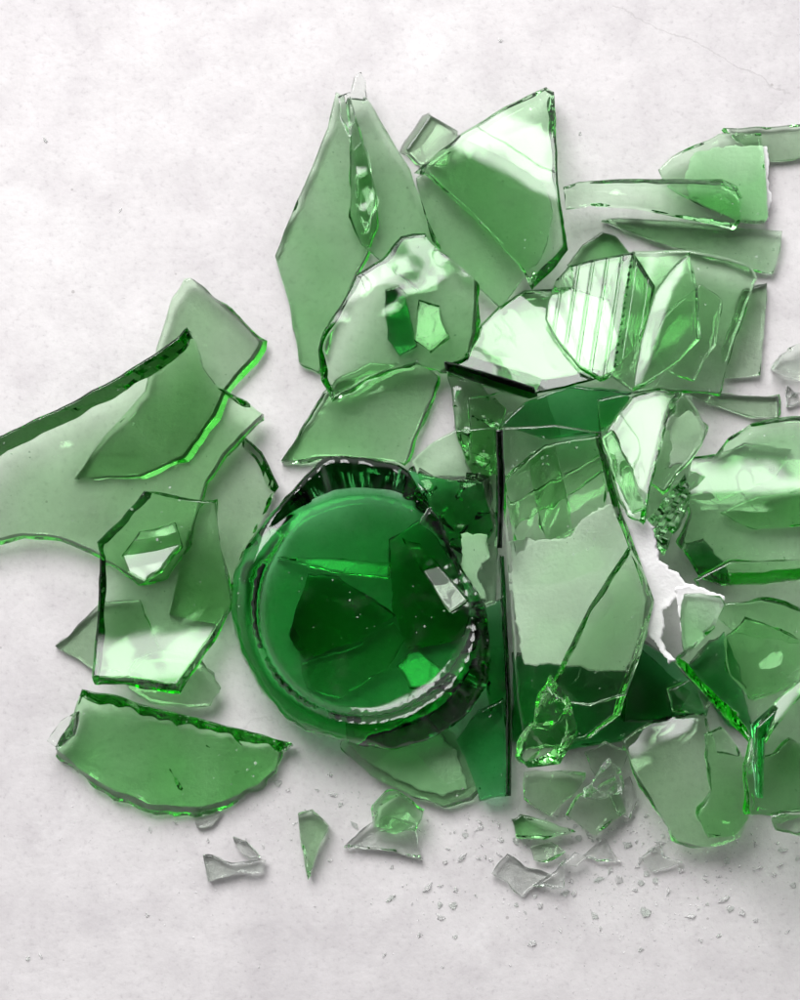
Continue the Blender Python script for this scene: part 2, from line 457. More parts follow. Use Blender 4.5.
COUNT = [0]
def slab(name, surf, outline, t, mat, step, rnd, slant=(0, 0), rough_edge=1.0, drop=0.0, parent=None, origin=None, under=(0, 0), streak=0.05, flat=False):
    """a sheet of thickness t below `surf`, closed by a fractured side wall"""
    v, tris, loop = cdt(outline, step)
    nv = len(v)
    bset = set(loop)
    # outward direction of the boundary in px space
    outd = {}
    L = len(loop)
    for i, a in enumerate(loop):
        p0, p1 = v[loop[i - 1]], v[loop[(i + 1) % L]]
        d = p1 - p0
        o = Vector((d.y, -d.x))
        outd[a] = o.normalized() if o.length else Vector((0, 0))
    # tris wound counter-clockwise in (px, py down) space; test the sign once
    a = loop[0]
    tst = v[a] + outd[a] * 0.4
    sgn = -1 if inside(tuple(tst), [tuple(v[i]) for i in loop]) else 1
    top = [surf.pos(p.x, p.y) for p in v]
    nr = [surf.nrm(p.x, p.y) for p in v]
    if callable(drop): top = [p - n * drop(q) for p, n, q in zip(top, nr, v)]
    elif drop: top = [p - n * drop for p, n in zip(top, nr)]
    verts = list(top)
    sd = rnd.random() * 50
    ul = math.hypot(*under)
    cut = [max(0.0, (outd[i].x * under[0] + outd[i].y * under[1]) * sgn / ul) if ul else 0.0 for i in loop]
    for _ in range(3):
        cut = [(cut[k_ - 1] + 2 * cut[k_] + cut[(k_ + 1) % L]) / 4 for k_ in range(L)]
    cut = dict(zip(loop, cut))
    def shift(i):
        o2 = outd[i] * sgn
        low = max(0.0, o2.x * slant[0] + o2.y * slant[1]) if slant != (0, 0) else 0.0
        p = v[i]
        return low + noise.noise(Vector((p.x / 24.0, p.y / 24.0, sd + 11))) * 2.2 * rough_edge
    wa = rnd.uniform(0, 6.283); wg = Vector((math.cos(wa), math.sin(wa))); wc = sum((v[i] for i in loop), Vector((0, 0))) / L
    ext = max((v[i] - wc).length for i in loop)
    sa = rnd.uniform(0, 3.14); sv_ = Vector((math.cos(sa), math.sin(sa)))
    def thk(i):
        if t < 0.0008 or t > 0.012: return t
        p = v[i]
        a_ = 0.34 * (p - wc).dot(wg) / ext
        a_ += 0.19 * noise.noise(Vector((p.x / 42.0, p.y / 42.0, sd + 5)))
        q_ = p.dot(sv_); r_ = p.dot(Vector((-sv_.y, sv_.x)))
        a_ += streak * noise.noise(Vector((q_ / 9.0, r_ / 70.0, sd + 8)))        # drawn streaks
        return t * (1 + a_)
    uvec = Vector((-under[0], under[1], 0)) * S
    def side(i, k):
        """k: 0 top .. 1 bottom"""
        p = v[i]; o2 = outd[i] * sgn
        w = noise.noise(Vector((p.x / 13.0, p.y / 13.0, sd + k * 2.3))) * 1.3 * rough_edge
        s = shift(i) * k + w * (0.35 if k == 1 else 1.0) * (0 if k == 0 else 1)
        o3 = Vector((o2.x, -o2.y, 0)) * S
        o3 = o3 - nr[i] * o3.dot(nr[i])              # stay in the plane of the sheet
        return top[i] - nr[i] * (thk(i) * k) + o3 * s + (uvec - nr[i] * uvec.dot(nr[i])) * (cut[i] * k)
    bot0 = len(verts)
    for i in range(nv):
        if i in bset:
            verts.append(side(i, 1.0)); continue
        q = top[i] - nr[i] * thk(i)
        if under != (0, 0):
            sw = sc_ = 0.0; dm = 1e9
            for b_ in loop:
                d2 = (v[b_] - v[i]).length_squared
                w_ = 1 / (d2 + 4) ** 1.5
                sw += w_; sc_ += w_ * cut[b_]; dm = min(dm, d2)
            q = q + (uvec - nr[i] * uvec.dot(nr[i])) * (sc_ / sw * max(0.0, 1 - math.sqrt(dm) / (12 + 3.2 * ul)))
        verts.append(q)
    faces = [tuple(x) for x in tris] + [tuple(bot0 + i for i in reversed(x)) for x in tris]
    smooth = [not flat] * len(faces)
    rings = [[i for i in loop]]
    ks = (0.34, 0.68) if t > 0.0012 else ((0.5,) if t > 0.0004 else ())
    for k in ks:
        r = []
        for i in loop:
            r.append(len(verts)); verts.append(side(i, k))
        rings.append(r)
    rings.append([bot0 + i for i in loop])
    for r0, r1 in zip(rings, rings[1:]):
        for j in range(L):
            j2 = (j + 1) % L
            faces.append((r0[j], r1[j], r1[j2], r0[j2])); smooth.append(False)
    if origin is not None:
        verts = [p - origin for p in verts]
    return verts, faces, smooth, v, tris, top, bot0

def support(v, surf, t):
    """height the sheet must be lifted by so that it lies on what is already there"""
    need = []
    for p in v:
        hb = surf.h(p.x, p.y) - t / max(0.35, surf.nrm(p.x, p.y).z)
        need.append(HG.get(key(p.x, p.y), 0.0) - hb)
    return need

def shard(label, pts, t=3.0, grad=(0, 0), bend=None, mat='g', refl=None, wav=0.22, jag=1.0, slant=(0, 0), step=6.0,
          rough=1.25, smooth=0, ribs=None, paper=None, settle=0.92, name='glass_shard', cat='glass shard',
          group='broken green bottle glass pieces', lift=0.0, papername='paper_label', paperlabel=None, edge_step=3.5, under=(0, 0), fold=None, wf=38.0, grooves=None, curl=0.25, streak=0.05, flat=False):
    COUNT[0] += 1
    rnd = random.Random(COUNT[0] * 17 + 3)
    if smooth: pts = smooth_outline(pts, smooth)
    outl = resample(pts, edge_step, rnd, jag)
    cx = sum(p[0] for p in pts) / len(pts); cy_ = sum(p[1] for p in pts) / len(pts)
    sf = Surf((cx, cy_), grad, bend, wav / 1000, COUNT[0], ribs, refl, fold, wf, grooves)
    t = t / 1000
    v, tris, loop = cdt(outl, step)
    need = sorted(support(v, sf, t))
    gmin = max(-(sf.h(p.x, p.y) - t / max(0.35, sf.nrm(p.x, p.y).z)) for p in v)      # never below the table
    z = max(need[int((len(need) - 1) * settle)], gmin) + 0.0003 + lift / 1000
    sf.z0 += z
    org = Vector(((cx - 400) * S, (500 - cy_) * S, 0))
    org.z = max(0.0, min(sf.h(p.x, p.y) for p in v) - t)
    verts, faces, sm, v, tris, top, bot0 = slab(name, sf, outl, t, None, step, rnd, slant, rough, origin=org, under=under, streak=streak, flat=flat)
    # register in the height map
    for p, q in zip(v, top):
        k = key(p.x, p.y); HG[k] = max(HG.get(k, 0.0), q.z)
    for tr in tris:
        c = (v[tr[0]] + v[tr[1]] + v[tr[2]]) / 3
        k = key(c.x, c.y); HG[k] = max(HG.get(k, 0.0), sf.h(c.x, c.y))
    o = build(name, verts, faces, sm, MATS[mat], None)
    o.location = org
    o['label'] = label; o['category'] = cat
    if group: o['group'] = group
    for pp in (paper or []):
        po = resample(pp, 2.2, rnd, 1.0)
        po = [q + Vector((noise.noise(Vector((q.x / 3.0, q.y / 3.0, 1.0))), noise.noise(Vector((q.x / 3.0, q.y / 3.0, 5.0))))) * 1.8 + Vector((noise.noise(Vector((q.x / 9.0, q.y / 9.0, 11.0))), noise.noise(Vector((q.x / 9.0, q.y / 9.0, 15.0))))) * 2.6 for q in po]
        poly = [tuple(q) for q in outl]
        def dropf(q):                        # where the paper sticks out past the glass it curls up
            if inside(tuple(q), poly): return t + 0.00012
            d_ = min((Vector(q) - Vector(w_)).length for w_ in outl)
            return t + 0.00012 - curl * S * d_
        pv, pf, ps, *_ = slab(papername, sf, po, 0.00012, None, 5.0, rnd, rough_edge=0.6, drop=dropf, origin=org)
        c = build(papername, pv, pf, ps, PAPER, o)
        if paperlabel: c['label'] = paperlabel
    o['zmax'] = max(q.z for q in top)
    return o

# ================================================================ LEFT CLUSTER
shard('small pale corner poking out to the left from under the hexagonal shard',
      [(55, 646), (78, 626), (99, 604), (140, 600), (160, 650), (130, 678), (90, 668)], t=2.6, mat='p', grad=(.02, .05))
shard('rounded green shard lying under the lower right corner of the hexagonal shard',
      [(124, 684), (150, 701), (183, 707), (209, 706), (220, 691), (213, 675), (196, 659), (165, 650), (135, 660)],
      t=4.0, bend=(20, 30), mat='p', wav=.8, slant=(0, 4))
shard('pale shard with a sparkling right edge, under the tip of the big left shard',
      [(184, 279), (190, 278), (225, 309), (259, 342), (250, 358), (224, 388), (212, 415), (183, 455), (140, 474), (75, 478),
       (105, 436), (146, 391), (157, 346), (172, 298)], t=3.4, grad=(.03, .03), slant=(8, 3), jag=.8, mat='p')
shard('pale shard with a dark right edge between hexagonal shard and round bottle base',
      [(221, 455), (246, 438), (262, 452), (279, 487), (271, 503), (247, 548), (233, 600), (215, 624), (170, 615), (180, 570), (197, 500)],
      t=3.4, grad=(.05, -.02), under=(9, -6), mat='p')
shard('large pale shard at the left picture edge with a long dark upper edge',
      [(-40, 470), (0, 436), (60, 408), (120, 376), (170, 343), (187, 327), (195, 341), (201, 365), (214, 384), (247, 401), (262, 414),
       (240, 434), (221, 455), (205, 481), (197, 505), (188, 545), (165, 578), (140, 582), (115, 563), (94, 550), (71, 540), (45, 534),
       (22, 533), (0, 538), (-40, 545)], t=4.2, mat='p', grad=(-.02, .10), bend=(30, 240), under=(-6, -13), slant=(2, 8), jag=.7)
shard('little oval chip added under the hexagonal shard to mirror the window',
      [(122, 555), (140, 530), (175, 521), (181, 545), (160, 570), (145, 581), (128, 572)], t=2.0, refl=(152, 550), mat='p', wav=.9, name='glass_chip', cat='glass chip')  # added and tilted to the window, stands in for a reflection under the hexagon
shard('hexagonal shard with a bright window reflection on its lower end',
      [(144, 491), (176, 499), (215, 503), (220, 545), (231, 603), (217, 626), (196, 657), (176, 685), (134, 678), (92, 677),
       (98, 610), (100, 555), (97, 542), (121, 519), (134, 504)], t=3.4, bend=(8, -58), refl=(140, 655), jag=.6, under=(-7, -6), slant=(0, 4))
shard('curved wedge of bottle wall alone at the lower left with a dark upper rim',
      [(82, 689), (117, 695), (156, 708), (191, 716), (240, 729), (292, 743), (279, 752), (274, 770), (257, 785), (226, 800),
       (198, 807), (149, 804), (114, 790), (79, 769), (56, 748), (70, 725)], t=5.2, ribs=(28, 15, .00007), bend=(-14, -58, 10), slant=(0, 7), under=(0, -16), wav=.45, wf=18, grad=(0, .10), step=5)
shard('clear sliver stuck to the left tip of the curved lower left wedge',
      [(47, 741), (60, 722), (76, 712), (72, 735), (58, 749)], t=3, mat='c', grad=(.2, 0), name='glass_chip', cat='glass chip')

# ================================================================ UPPER MIDDLE
shard('left spearhead shard of the tall pair at the top',
      [(336, 92), (345, 98), (358, 130), (374, 190), (376, 225), (366, 255), (348, 290), (330, 330), (318, 371), (299, 362), (290, 307),
       (275, 256), (289, 220), (305, 184), (328, 127)], t=3.0, grad=(.02, -.0), bend=(80, 140), slant=(3, 2), jag=.7)
shard('right spearhead shard of the tall top pair, next to the small grey corner piece',
      [(350, 97), (366, 97), (386, 130), (410, 169), (428, 220), (442, 252), (420, 290), (385, 262), (362, 243), (351, 215), (352, 150)],
      t=3.0, grad=(-.05, -.02), bend=(100, 80), jag=.8, slant=(-3, 0))
shard('tiny clear splinter at the very top of the tall spearhead pair',
      [(351, 98), (355, 76), (361, 72), (365, 80), (366, 99)], t=2.4, mat='c', name='glass_chip', cat='glass chip')
shard('clear flake in the notch between the two spearhead points',
      [(338, 96), (350, 92), (354, 118), (349, 136), (343, 120)], t=2.6, mat='c', wav=1.2, wf=14, step=4, name='glass_chip', cat='glass chip')
shard('narrow green splinter along the seam of the tall spearhead pair',
      [(352, 150), (362, 140), (372, 178), (376, 205), (366, 232), (356, 214)], t=3.2, wav=1.0, wf=18, step=4, grad=(.1, 0))
shard('small grey green square corner behind the spade shaped shard at the top',
      [(430, 115), (458, 131), (447, 166), (420, 164), (406, 150)], t=2.6, mat='p', slant=(-7, -3), jag=.3, rough=.4)
shard('pale flat shard under the spade shaped shard, pointing to the lower right',
      [(416, 178), (465, 140), (505, 160), (545, 185), (552, 215), (540, 255), (501, 307), (468, 277), (432, 241)], t=3.2, grad=(.0, .0), jag=.6)
shard('flat shard below the bright bent shard, its lower edge touching the bottle base',
      [(323, 392), (300, 430), (281, 461), (330, 456), (365, 457), (404, 463), (412, 440), (432, 395), (437, 378), (425, 366), (370, 362), (335, 380)],
      t=3.6, grad=(.04, -.02), bend=(62, 100), slant=(5, 2))
shard('dark strip seen through the middle of the bright bent shard',
      [(386, 290), (404, 286), (416, 345), (400, 356), (388, 340)], t=4, mat='d', grad=(.05, .02))
shard('small bright fragment seen through the right half of the bright bent shard',
      [(418, 300), (440, 306), (448, 335), (430, 350), (414, 338)], t=2.2, mat='p', refl=(430, 325))
shard('bright bent shard lying across the lower ends of the tall spearhead pair',
      [(425, 233), (440, 250), (455, 262), (473, 277), (474, 300), (473, 320), (467, 356), (452, 362), (440, 371), (416, 362), (380, 372),
       (341, 393), (332, 401), (321, 380), (318, 350), (323, 332), (341, 305), (356, 275), (380, 260), (401, 236)],
      t=3.4, bend=(15, 55), refl=(400, 262), wav=1.0, wf=26, slant=(6, 5), under=(-6, 0))
shard('spade shaped shard at the top with a white reflection across its upper end',
      [(414, 173), (438, 152), (462, 133), (504, 107), (546, 87), (554, 92), (556, 118), (558, 184), (564, 226), (568, 250), (552, 271), (532, 290),
       (516, 262), (470, 215), (426, 175)], t=3.6, bend=(-28, 46), refl=(518, 132), slant=(0, 3), under=(8, 7), jag=.6)

# ================================================================ UPPER RIGHT
shard('small dark green triangle behind the top of the striped oval shard',
      [(568, 265), (584, 244), (602, 232), (616, 236), (632, 256), (610, 275), (585, 285)], t=4, mat='g', grad=(0, .1))
shard('pale strip of glass running off the top right corner',
      [(723, 128), (770, 127), (830, 122), (830, 150), (800, 158), (765, 161), (745, 145)], t=2.6, bend=(4, 30), mat='p')
shard('green shard with torn white label paper at the top right',
      [(659, 169), (671, 157), (692, 146), (722, 133), (761, 133), (764, 154), (768, 217), (764, 224), (743, 223), (728, 216), (698, 202), (668, 187)],
      t=3.2, bend=(5, 70), jag=.6, paper=[[(684, 176), (690, 158), (700, 148), (725, 144), (768, 143), (771, 160), (769, 180), (773, 196), (769, 221), (740, 221), (714, 210), (690, 195)]])
shard('lower of two long green strips at the upper right, pointed at its left end',
      [(602, 220), (620, 218), (680, 221), (740, 229), (782, 231), (779, 252), (773, 274), (746, 271), (728, 262), (689, 251), (650, 239), (620, 227)],
      t=3.0, bend=(-8, 60), grad=(0, .05), jag=.5)
shard('upper of two long green strips at the upper right, with a looped right end',
      [(563, 187), (578, 182), (620, 179), (662, 179), (722, 179), (737, 186), (742, 196), (740, 223), (734, 230), (710, 224), (674, 217),
       (635, 209), (590, 206), (566, 210)], t=2.8, bend=(-3, 9.6, 0), grad=(0, 0.02), jag=.3, wav=.2, step=4)

# ================================================================ MIDDLE RIGHT
shard('pale narrow shard behind the right edge of the big folded shard',
      [(767, 283), (764, 330), (760, 375), (726, 378), (720, 350), (742, 290)], t=2.8, mat='p', grad=(.02, 0), jag=.5)
shard('small flat green strip pointing right below the big folded shard',
      [(685, 391), (725, 395), (777, 397), (777, 417), (755, 417), (710, 404)], t=2.8, mat='p', jag=.4, slant=(5, -2))
shard('crinkled shard between the black edged shard and the upright pane',
      [(449, 376), (475, 382), (502, 410), (502, 470), (475, 482), (458, 440)], t=5, wav=2.0, wf=18, grad=(.1, 0), step=4)
shard('pale shard under the crinkled piece between bottle base and black edged shard',
      [(468, 398), (500, 392), (545, 398), (562, 440), (520, 472), (472, 452)], t=3, mat='p', grad=(.03, .03))
shard('bubbly dark green shard below the black edged reflecting shard',
      [(500, 425), (525, 402), (570, 385), (632, 392), (620, 415), (600, 434), (550, 440)], t=5, mat='d', wav=1.0, bend=(0, 40))
shard('big folded green shard with rounded corner at the middle right',
      [(610, 275), (625, 258), (633, 251), (689, 250), (728, 258), (750, 266), (757, 277), (748, 300), (735, 335), (726, 365), (719, 392), (686, 390),
       (655, 388), (633, 392), (605, 370), (600, 320)], t=3.2, bend=(75, 70, -20), grad=(.02, .0), slant=(4, 3), jag=.5)
shard('irregular green shard lying flat on the right half of the big folded shard',
      [(664, 318), (700, 284), (722, 300), (716, 345), (694, 380), (668, 372), (650, 350)], t=2.6, mat='p', wav=.6, wf=30, grad=(.04, .03), streak=.12)
shard('leaf shaped shard on the big folded shard with a white edge highlight',
      [(689, 252), (698, 290), (701, 338), (680, 360), (645, 384), (633, 388), (640, 340), (654, 292), (670, 270)], t=3.2, bend=(68, 26, 10), refl=(665, 295), jag=.4)
shard('white reflecting shard with a thick black lower edge in the middle',
      [(525, 290), (498, 307), (471, 334), (463, 358), (446, 364), (490, 380), (535, 394), (565, 388), (597, 379), (620, 340), (610, 300), (570, 288)],
      t=3.6, refl=(505, 335), bend=(-17, 170), wav=.2, jag=.3, rough=.4, under=(-6, 18))
shard('black glass bar added as the dark lower edge of the white reflecting shard',
      [(444, 361), (453, 363), (500, 376), (534, 387), (538, 396), (530, 399), (490, 387), (446, 371)], t=10, mat='k', jag=.2, rough=.3, settle=.5, wav=.1, group=None, grad=(0, .02))  # separate piece standing in for the shard's own edge, dark from what it mirrors
shard('oval shard with a striped white reflection in the middle',
      [(547, 301), (556, 280), (570, 265), (600, 258), (633, 252), (655, 286), (651, 312), (639, 343), (612, 373), (600, 378), (579, 367), (555, 337), (545, 319)],
      t=3.0, bend=(78, 260), refl=(585, 310), fold=((633, 253), (614, 376), .35), mat='r', jag=.25, wav=.1, step=3, rough=.5)
shard('green shard hidden under the pale split pair, its corner below them',
      [(598, 400), (645, 392), (692, 396), (690, 470), (668, 505), (640, 528), (604, 480)], t=3.2, grad=(.03, .05))
shard('left shard of a pale pair split by a dark line under the big folded shard',
      [(632, 396), (660, 388), (680, 392), (664, 440), (650, 490), (645, 523), (626, 515), (612, 480), (603, 435)], t=3.4, wav=.5, wf=30, refl=(640, 425), bend=(100, 60), mat='p', under=(6, 0))
shard('right shard of a pale pair split by a dark line, beside a white torn fringe',
      [(682, 392), (698, 411), (706, 427), (700, 445), (684, 465), (664, 490), (650, 482), (666, 432)], t=3.0, wav=.5, wf=26, mat='p', grad=(-.1, .16),
      paper=[[(672, 420), (692, 412), (706, 428), (704, 446), (684, 466), (670, 470)]], slant=(4, 4))
shard('fluted dark sliver between the pale split pair and the rounded right shard',
      [(685, 474), (691, 495), (678, 524), (663, 556), (658, 548), (645, 527), (668, 495)], t=4, ribs=(-23, 5, .00008), grad=(.2, .1), step=2.2)

# ================================================================ RIGHT
shard('dark facet at the lower left corner of the rounded right shard',
      [(684, 546), (704, 540), (730, 570), (724, 583), (700, 576)], t=4, mat='d', grad=(.1, .1))
shard('pale bent piece under the left end of the rounded right shard',
      [(696, 466), (744, 446), (790, 452), (776, 478), (720, 498)], t=2.8, mat='p', wav=.8, wf=26, grad=(.04, .04))
shard('lens shaped green piece seen under the rounded right shard',
      [(720, 512), (745, 500), (800, 488), (840, 480), (840, 528), (800, 527), (757, 530), (735, 522)], t=4, wav=1.0, bend=(10, 26))
shard('rounded shard of bottle wall at the right edge with a white highlight band',
      [(690, 457), (716, 454), (728, 438), (752, 423), (774, 418), (800, 416), (850, 420), (850, 575), (800, 579), (764, 584), (721, 585),
       (699, 577), (681, 549), (692, 514), (686, 488)], t=3.4, bend=(0, 36, 0), refl=(760, 477), jag=.5, wav=.3, slant=(-4, 0), under=(0, 13), step=5)

# ================================================================ UNDER THE BASE AND PANE
shard('pale label backed plate sticking out below the round bottle base',
      [(340, 746), (372, 776), (412, 796), (444, 806), (470, 797), (478, 788), (466, 760), (455, 735), (420, 705), (355, 715)], t=3.2, bend=(-20, 60), mat='g', jag=.6, slant=(2, 5),
      paper=[[(348, 745), (375, 770), (415, 790), (443, 799), (468, 788), (455, 750), (430, 715), (365, 722)]])
shard('dark shard beside the pale plate below the round bottle base',
      [(456, 742), (478, 712), (503, 700), (509, 796), (480, 801), (470, 770)], t=4, mat='d', grad=(.1, .1))
shard('bright narrow strip crossing under the upper half of the round bottle base',
      [(270, 553), (330, 557), (390, 562), (388, 577), (330, 571)], t=2.4, mat='p', refl=(345, 563), wav=.1)
shard('dark five sided shard under the left half of the round bottle base',
      [(307, 575), (335, 577), (395, 616), (360, 640), (304, 660), (288, 636)], t=4, mat='d', grad=(.05, .1))
shard('lighter green facet below the dark five sided shard under the bottle base',
      [(300, 664), (360, 644), (393, 622), (404, 640), (388, 668), (338, 700), (305, 690)], t=2.6, mat='p', grad=(.1, .0))
shard('large dark shard under the right half of the round bottle base',
      [(390, 540), (420, 520), (450, 560), (478, 615), (470, 640), (408, 650), (392, 608)], t=4, mat='d', grad=(-.1, .1))
shard('narrow pale strip slanting under the right part of the round bottle base',
      [(402, 537), (420, 543), (468, 600), (450, 612), (428, 580)], t=2.4, mat='p', refl=(430, 570), wav=.1)
shard('bright pale facet under the lower right of the round bottle base',
      [(396, 666), (416, 646), (448, 674), (432, 690), (410, 688)], t=2.6, mat='p', refl=(422, 668))
shard('black splinter under the lower right of the round bottle base',
      [(421, 690), (462, 680), (478, 684), (430, 697)], t=5, mat='k', grad=(.05, .05))
shard('dark jumble piece between bottle base and upright pane',
      [(408, 470), (440, 478), (482, 482), (494, 530), (470, 560), (445, 540), (425, 500)], t=6, mat='d', wav=2.4, wf=20, grad=(.1, .2), step=6, streak=.1)
shard('thin pale strip slanting behind the upper half of the upright pane',
      [(508, 506), (560, 478), (604, 452), (611, 466), (562, 498), (512, 528)], t=2.6, mat='p', grad=(.02, .1), wav=.3)
shard('narrow green shard lying behind the top of the upright pane',
      [(528, 452), (556, 446), (566, 500), (572, 536), (548, 542), (536, 500)], t=3.6, mat='g', grad=(.1, .02), wav=.5, streak=.12)
shard('dark green shard showing through the upper part of the upright pane',
      [(506, 482), (545, 446), (598, 436), (612, 470), (604, 512), (560, 540), (515, 552)], t=4.5, mat='g', grad=(.05, .06), wav=1.2, wf=24, step=5, streak=.14)
shard('dark green splinter in the gap between bottle base and standing dark pane',
      [(474, 606), (500, 600), (508, 690), (490, 712), (482, 660)], t=5, mat='d', grad=(.1, .1), wav=1.0, wf=20, step=5)
shard('dark broad shard under the lower end of the upright pane',
      [(513, 655), (560, 662), (640, 650), (690, 690), (668, 722), (620, 742), (560, 752), (514, 742)], t=4.5, mat='d', grad=(0, .05), wav=1.0)
shard('dark wedge leaning beside the lower right of the upright pane',
      [(640, 640), (668, 655), (700, 690), (706, 714), (660, 722), (625, 722), (628, 680)], t=5, mat='d', grad=(-.1, .1), wav=.8)
shard('left pane with an arched top beside the dark standing edge',
      [(412, 461), (430, 444), (455, 430), (497, 427), (499, 530), (496, 602), (474, 610), (452, 560), (440, 530)], t=3.2, grad=(.06, .03), bend=(90, 90), jag=.4, rough=.5,
      paper=[[(462, 536), (486, 535), (490, 560), (478, 575), (488, 600), (474, 604), (460, 575)]])
shard('small bright green splinter beside the upper right edge of the upright pane',
      [(602, 438), (612, 430), (632, 470), (646, 508), (632, 514), (616, 480)], t=3.4, mat='g', wav=.8, wf=18, grad=(.12, .05), step=4)
shard('large upright pane with white label paper glued behind it',
      [(502, 428), (555, 425), (601, 432), (610, 470), (622, 514), (638, 555), (654, 600), (644, 640), (634, 672), (620, 715), (590, 738),
       (555, 746), (525, 745), (517, 700), (510, 600), (503, 500)], t=2.3, mat='p', grad=(-.03, .03), bend=(88, 75), jag=.35, rough=.6, under=(6, 0),
      paper=[[(508, 541), (540, 540), (572, 537), (578, 525), (588, 514), (600, 508), (612, 505), (622, 510), (638, 511), (652, 527), (659, 560),
              (680, 580), (696, 591), (676, 598), (663, 614), (662, 640), (671, 660), (666, 663), (650, 632), (640, 648), (628, 672), (590, 670), (560, 667), (523, 665), (514, 620)]],
      paperlabel='white label paper torn along its right edge', curl=0.5)
shard('triangular shard lying on the label pane with a dark diagonal edge',
      [(629, 546), (645, 575), (654, 602), (642, 650), (626, 695), (590, 706), (545, 700), (565, 655), (590, 605)], t=1.8, grad=(.05, .03), bend=(80, 90), jag=.5, under=(-4, -3), mat='p', wav=.5)
shard('black narrow pane standing on its edge between the two arched panes',
      [(496, 430), (503, 430), (505, 480), (502, 548), (497, 548), (498, 490)], t=14, mat='k', grad=(0, .02), jag=.3, settle=.6, wav=.1)
shard('long thin dark splinter standing on its edge below the black narrow pane',
      [(500, 556), (504, 556), (508, 640), (512, 710), (511, 796), (506, 796), (506, 700)], t=13, mat='d', grad=(0, .02), jag=.3, settle=.5, wav=.1)

# ================================================================ LOWER RIGHT
shard('pale shard in the gap between rounded right shard and large black edged shard',
      [(695, 580), (730, 562), (845, 560), (845, 650), (790, 640), (735, 632), (712, 612)], t=3, mat='p', grad=(.02, .03))
shard('pale wedge with a rounded lower end at the lower right',
      [(622, 740), (653, 720), (692, 712), (706, 714), (716, 752), (746, 758), (748, 815), (740, 838), (712, 847), (678, 841), (668, 826), (653, 801), (636, 773)],
      t=4, bend=(35, 60), mat='p', slant=(2, 8), wav=.9)
shard('dark green wedge under the black edge of the large shard at the right',
      [(684, 668), (722, 630), (735, 665), (752, 735), (728, 726)], t=4, mat='d', grad=(.05, .08), wav=.8, wf=22)
shard('crinkled green piece showing through the large black edged shard at the right',
      [(722, 640), (745, 618), (770, 625), (800, 640), (806, 672), (780, 690), (752, 700), (730, 675)], t=4.5, wav=1.5, wf=26, grad=(.05, .1), step=5, streak=.1)
shard('pale flat scrap between the upright pane and the large black edged shard',
      [(668, 690), (690, 680), (712, 700), (706, 716), (672, 712)], t=3, mat='p', grad=(.05, .05))
shard('large crinkled shard with a black lower left edge at the right',
      [(723, 604), (762, 600), (800, 612), (845, 628), (845, 668), (795, 688), (768, 715), (748, 742), (712, 704), (674, 662), (700, 635)], t=4.2, wav=1.8, wf=30, grad=(.06, .12), under=(-6, 6), step=5, settle=.995)
shard('pale green corner with label paper beside the torn white fringe',
      [(684, 594), (700, 593), (720, 598), (724, 605), (714, 629), (686, 656), (682, 639), (681, 611)], t=3, grad=(.05, .1), jag=.6,
      paper=[[(676, 588), (698, 588), (727, 598), (721, 614), (702, 640), (685, 653), (680, 620)]])
shard('crinkled bright chunk on the right side of the pale lower right wedge',
      [(706, 735), (724, 728), (746, 762), (749, 818), (736, 836), (708, 838), (698, 815), (712, 790)], t=4, wav=1.2, wf=26, grad=(-.1, .05), step=5)
shard('green offcut under the rounded shard at the lower right picture edge',
      [(752, 770), (790, 742), (834, 756), (836, 800), (786, 814), (758, 806)], t=3, mat='g', wav=.8, wf=26, grad=(.03, .05), streak=.12)
shard('narrow curved green rib rising along the rounded lower right shard',
      [(748, 752), (762, 722), (786, 694), (812, 672), (818, 682), (790, 708), (770, 736), (756, 764)], t=4.2, mat='g', bend=(48, 22), grad=(.0, .0), step=4)
shard('rounded dark edged shard at the lower right picture edge',
      [(746, 762), (752, 735), (772, 704), (800, 680), (845, 655), (845, 812), (800, 812), (780, 817), (750, 814)], t=4.4, bend=(48, 38, -10), grad=(.02, .0), refl=(776, 712), slant=(-3, 0), wav=.3)
shard('dark narrow splinter standing on its edge at the lower right',
      [(757, 728), (778, 708), (765, 740), (763, 798), (758, 798), (757, 755)], t=7, mat='d', jag=.4, settle=.6)

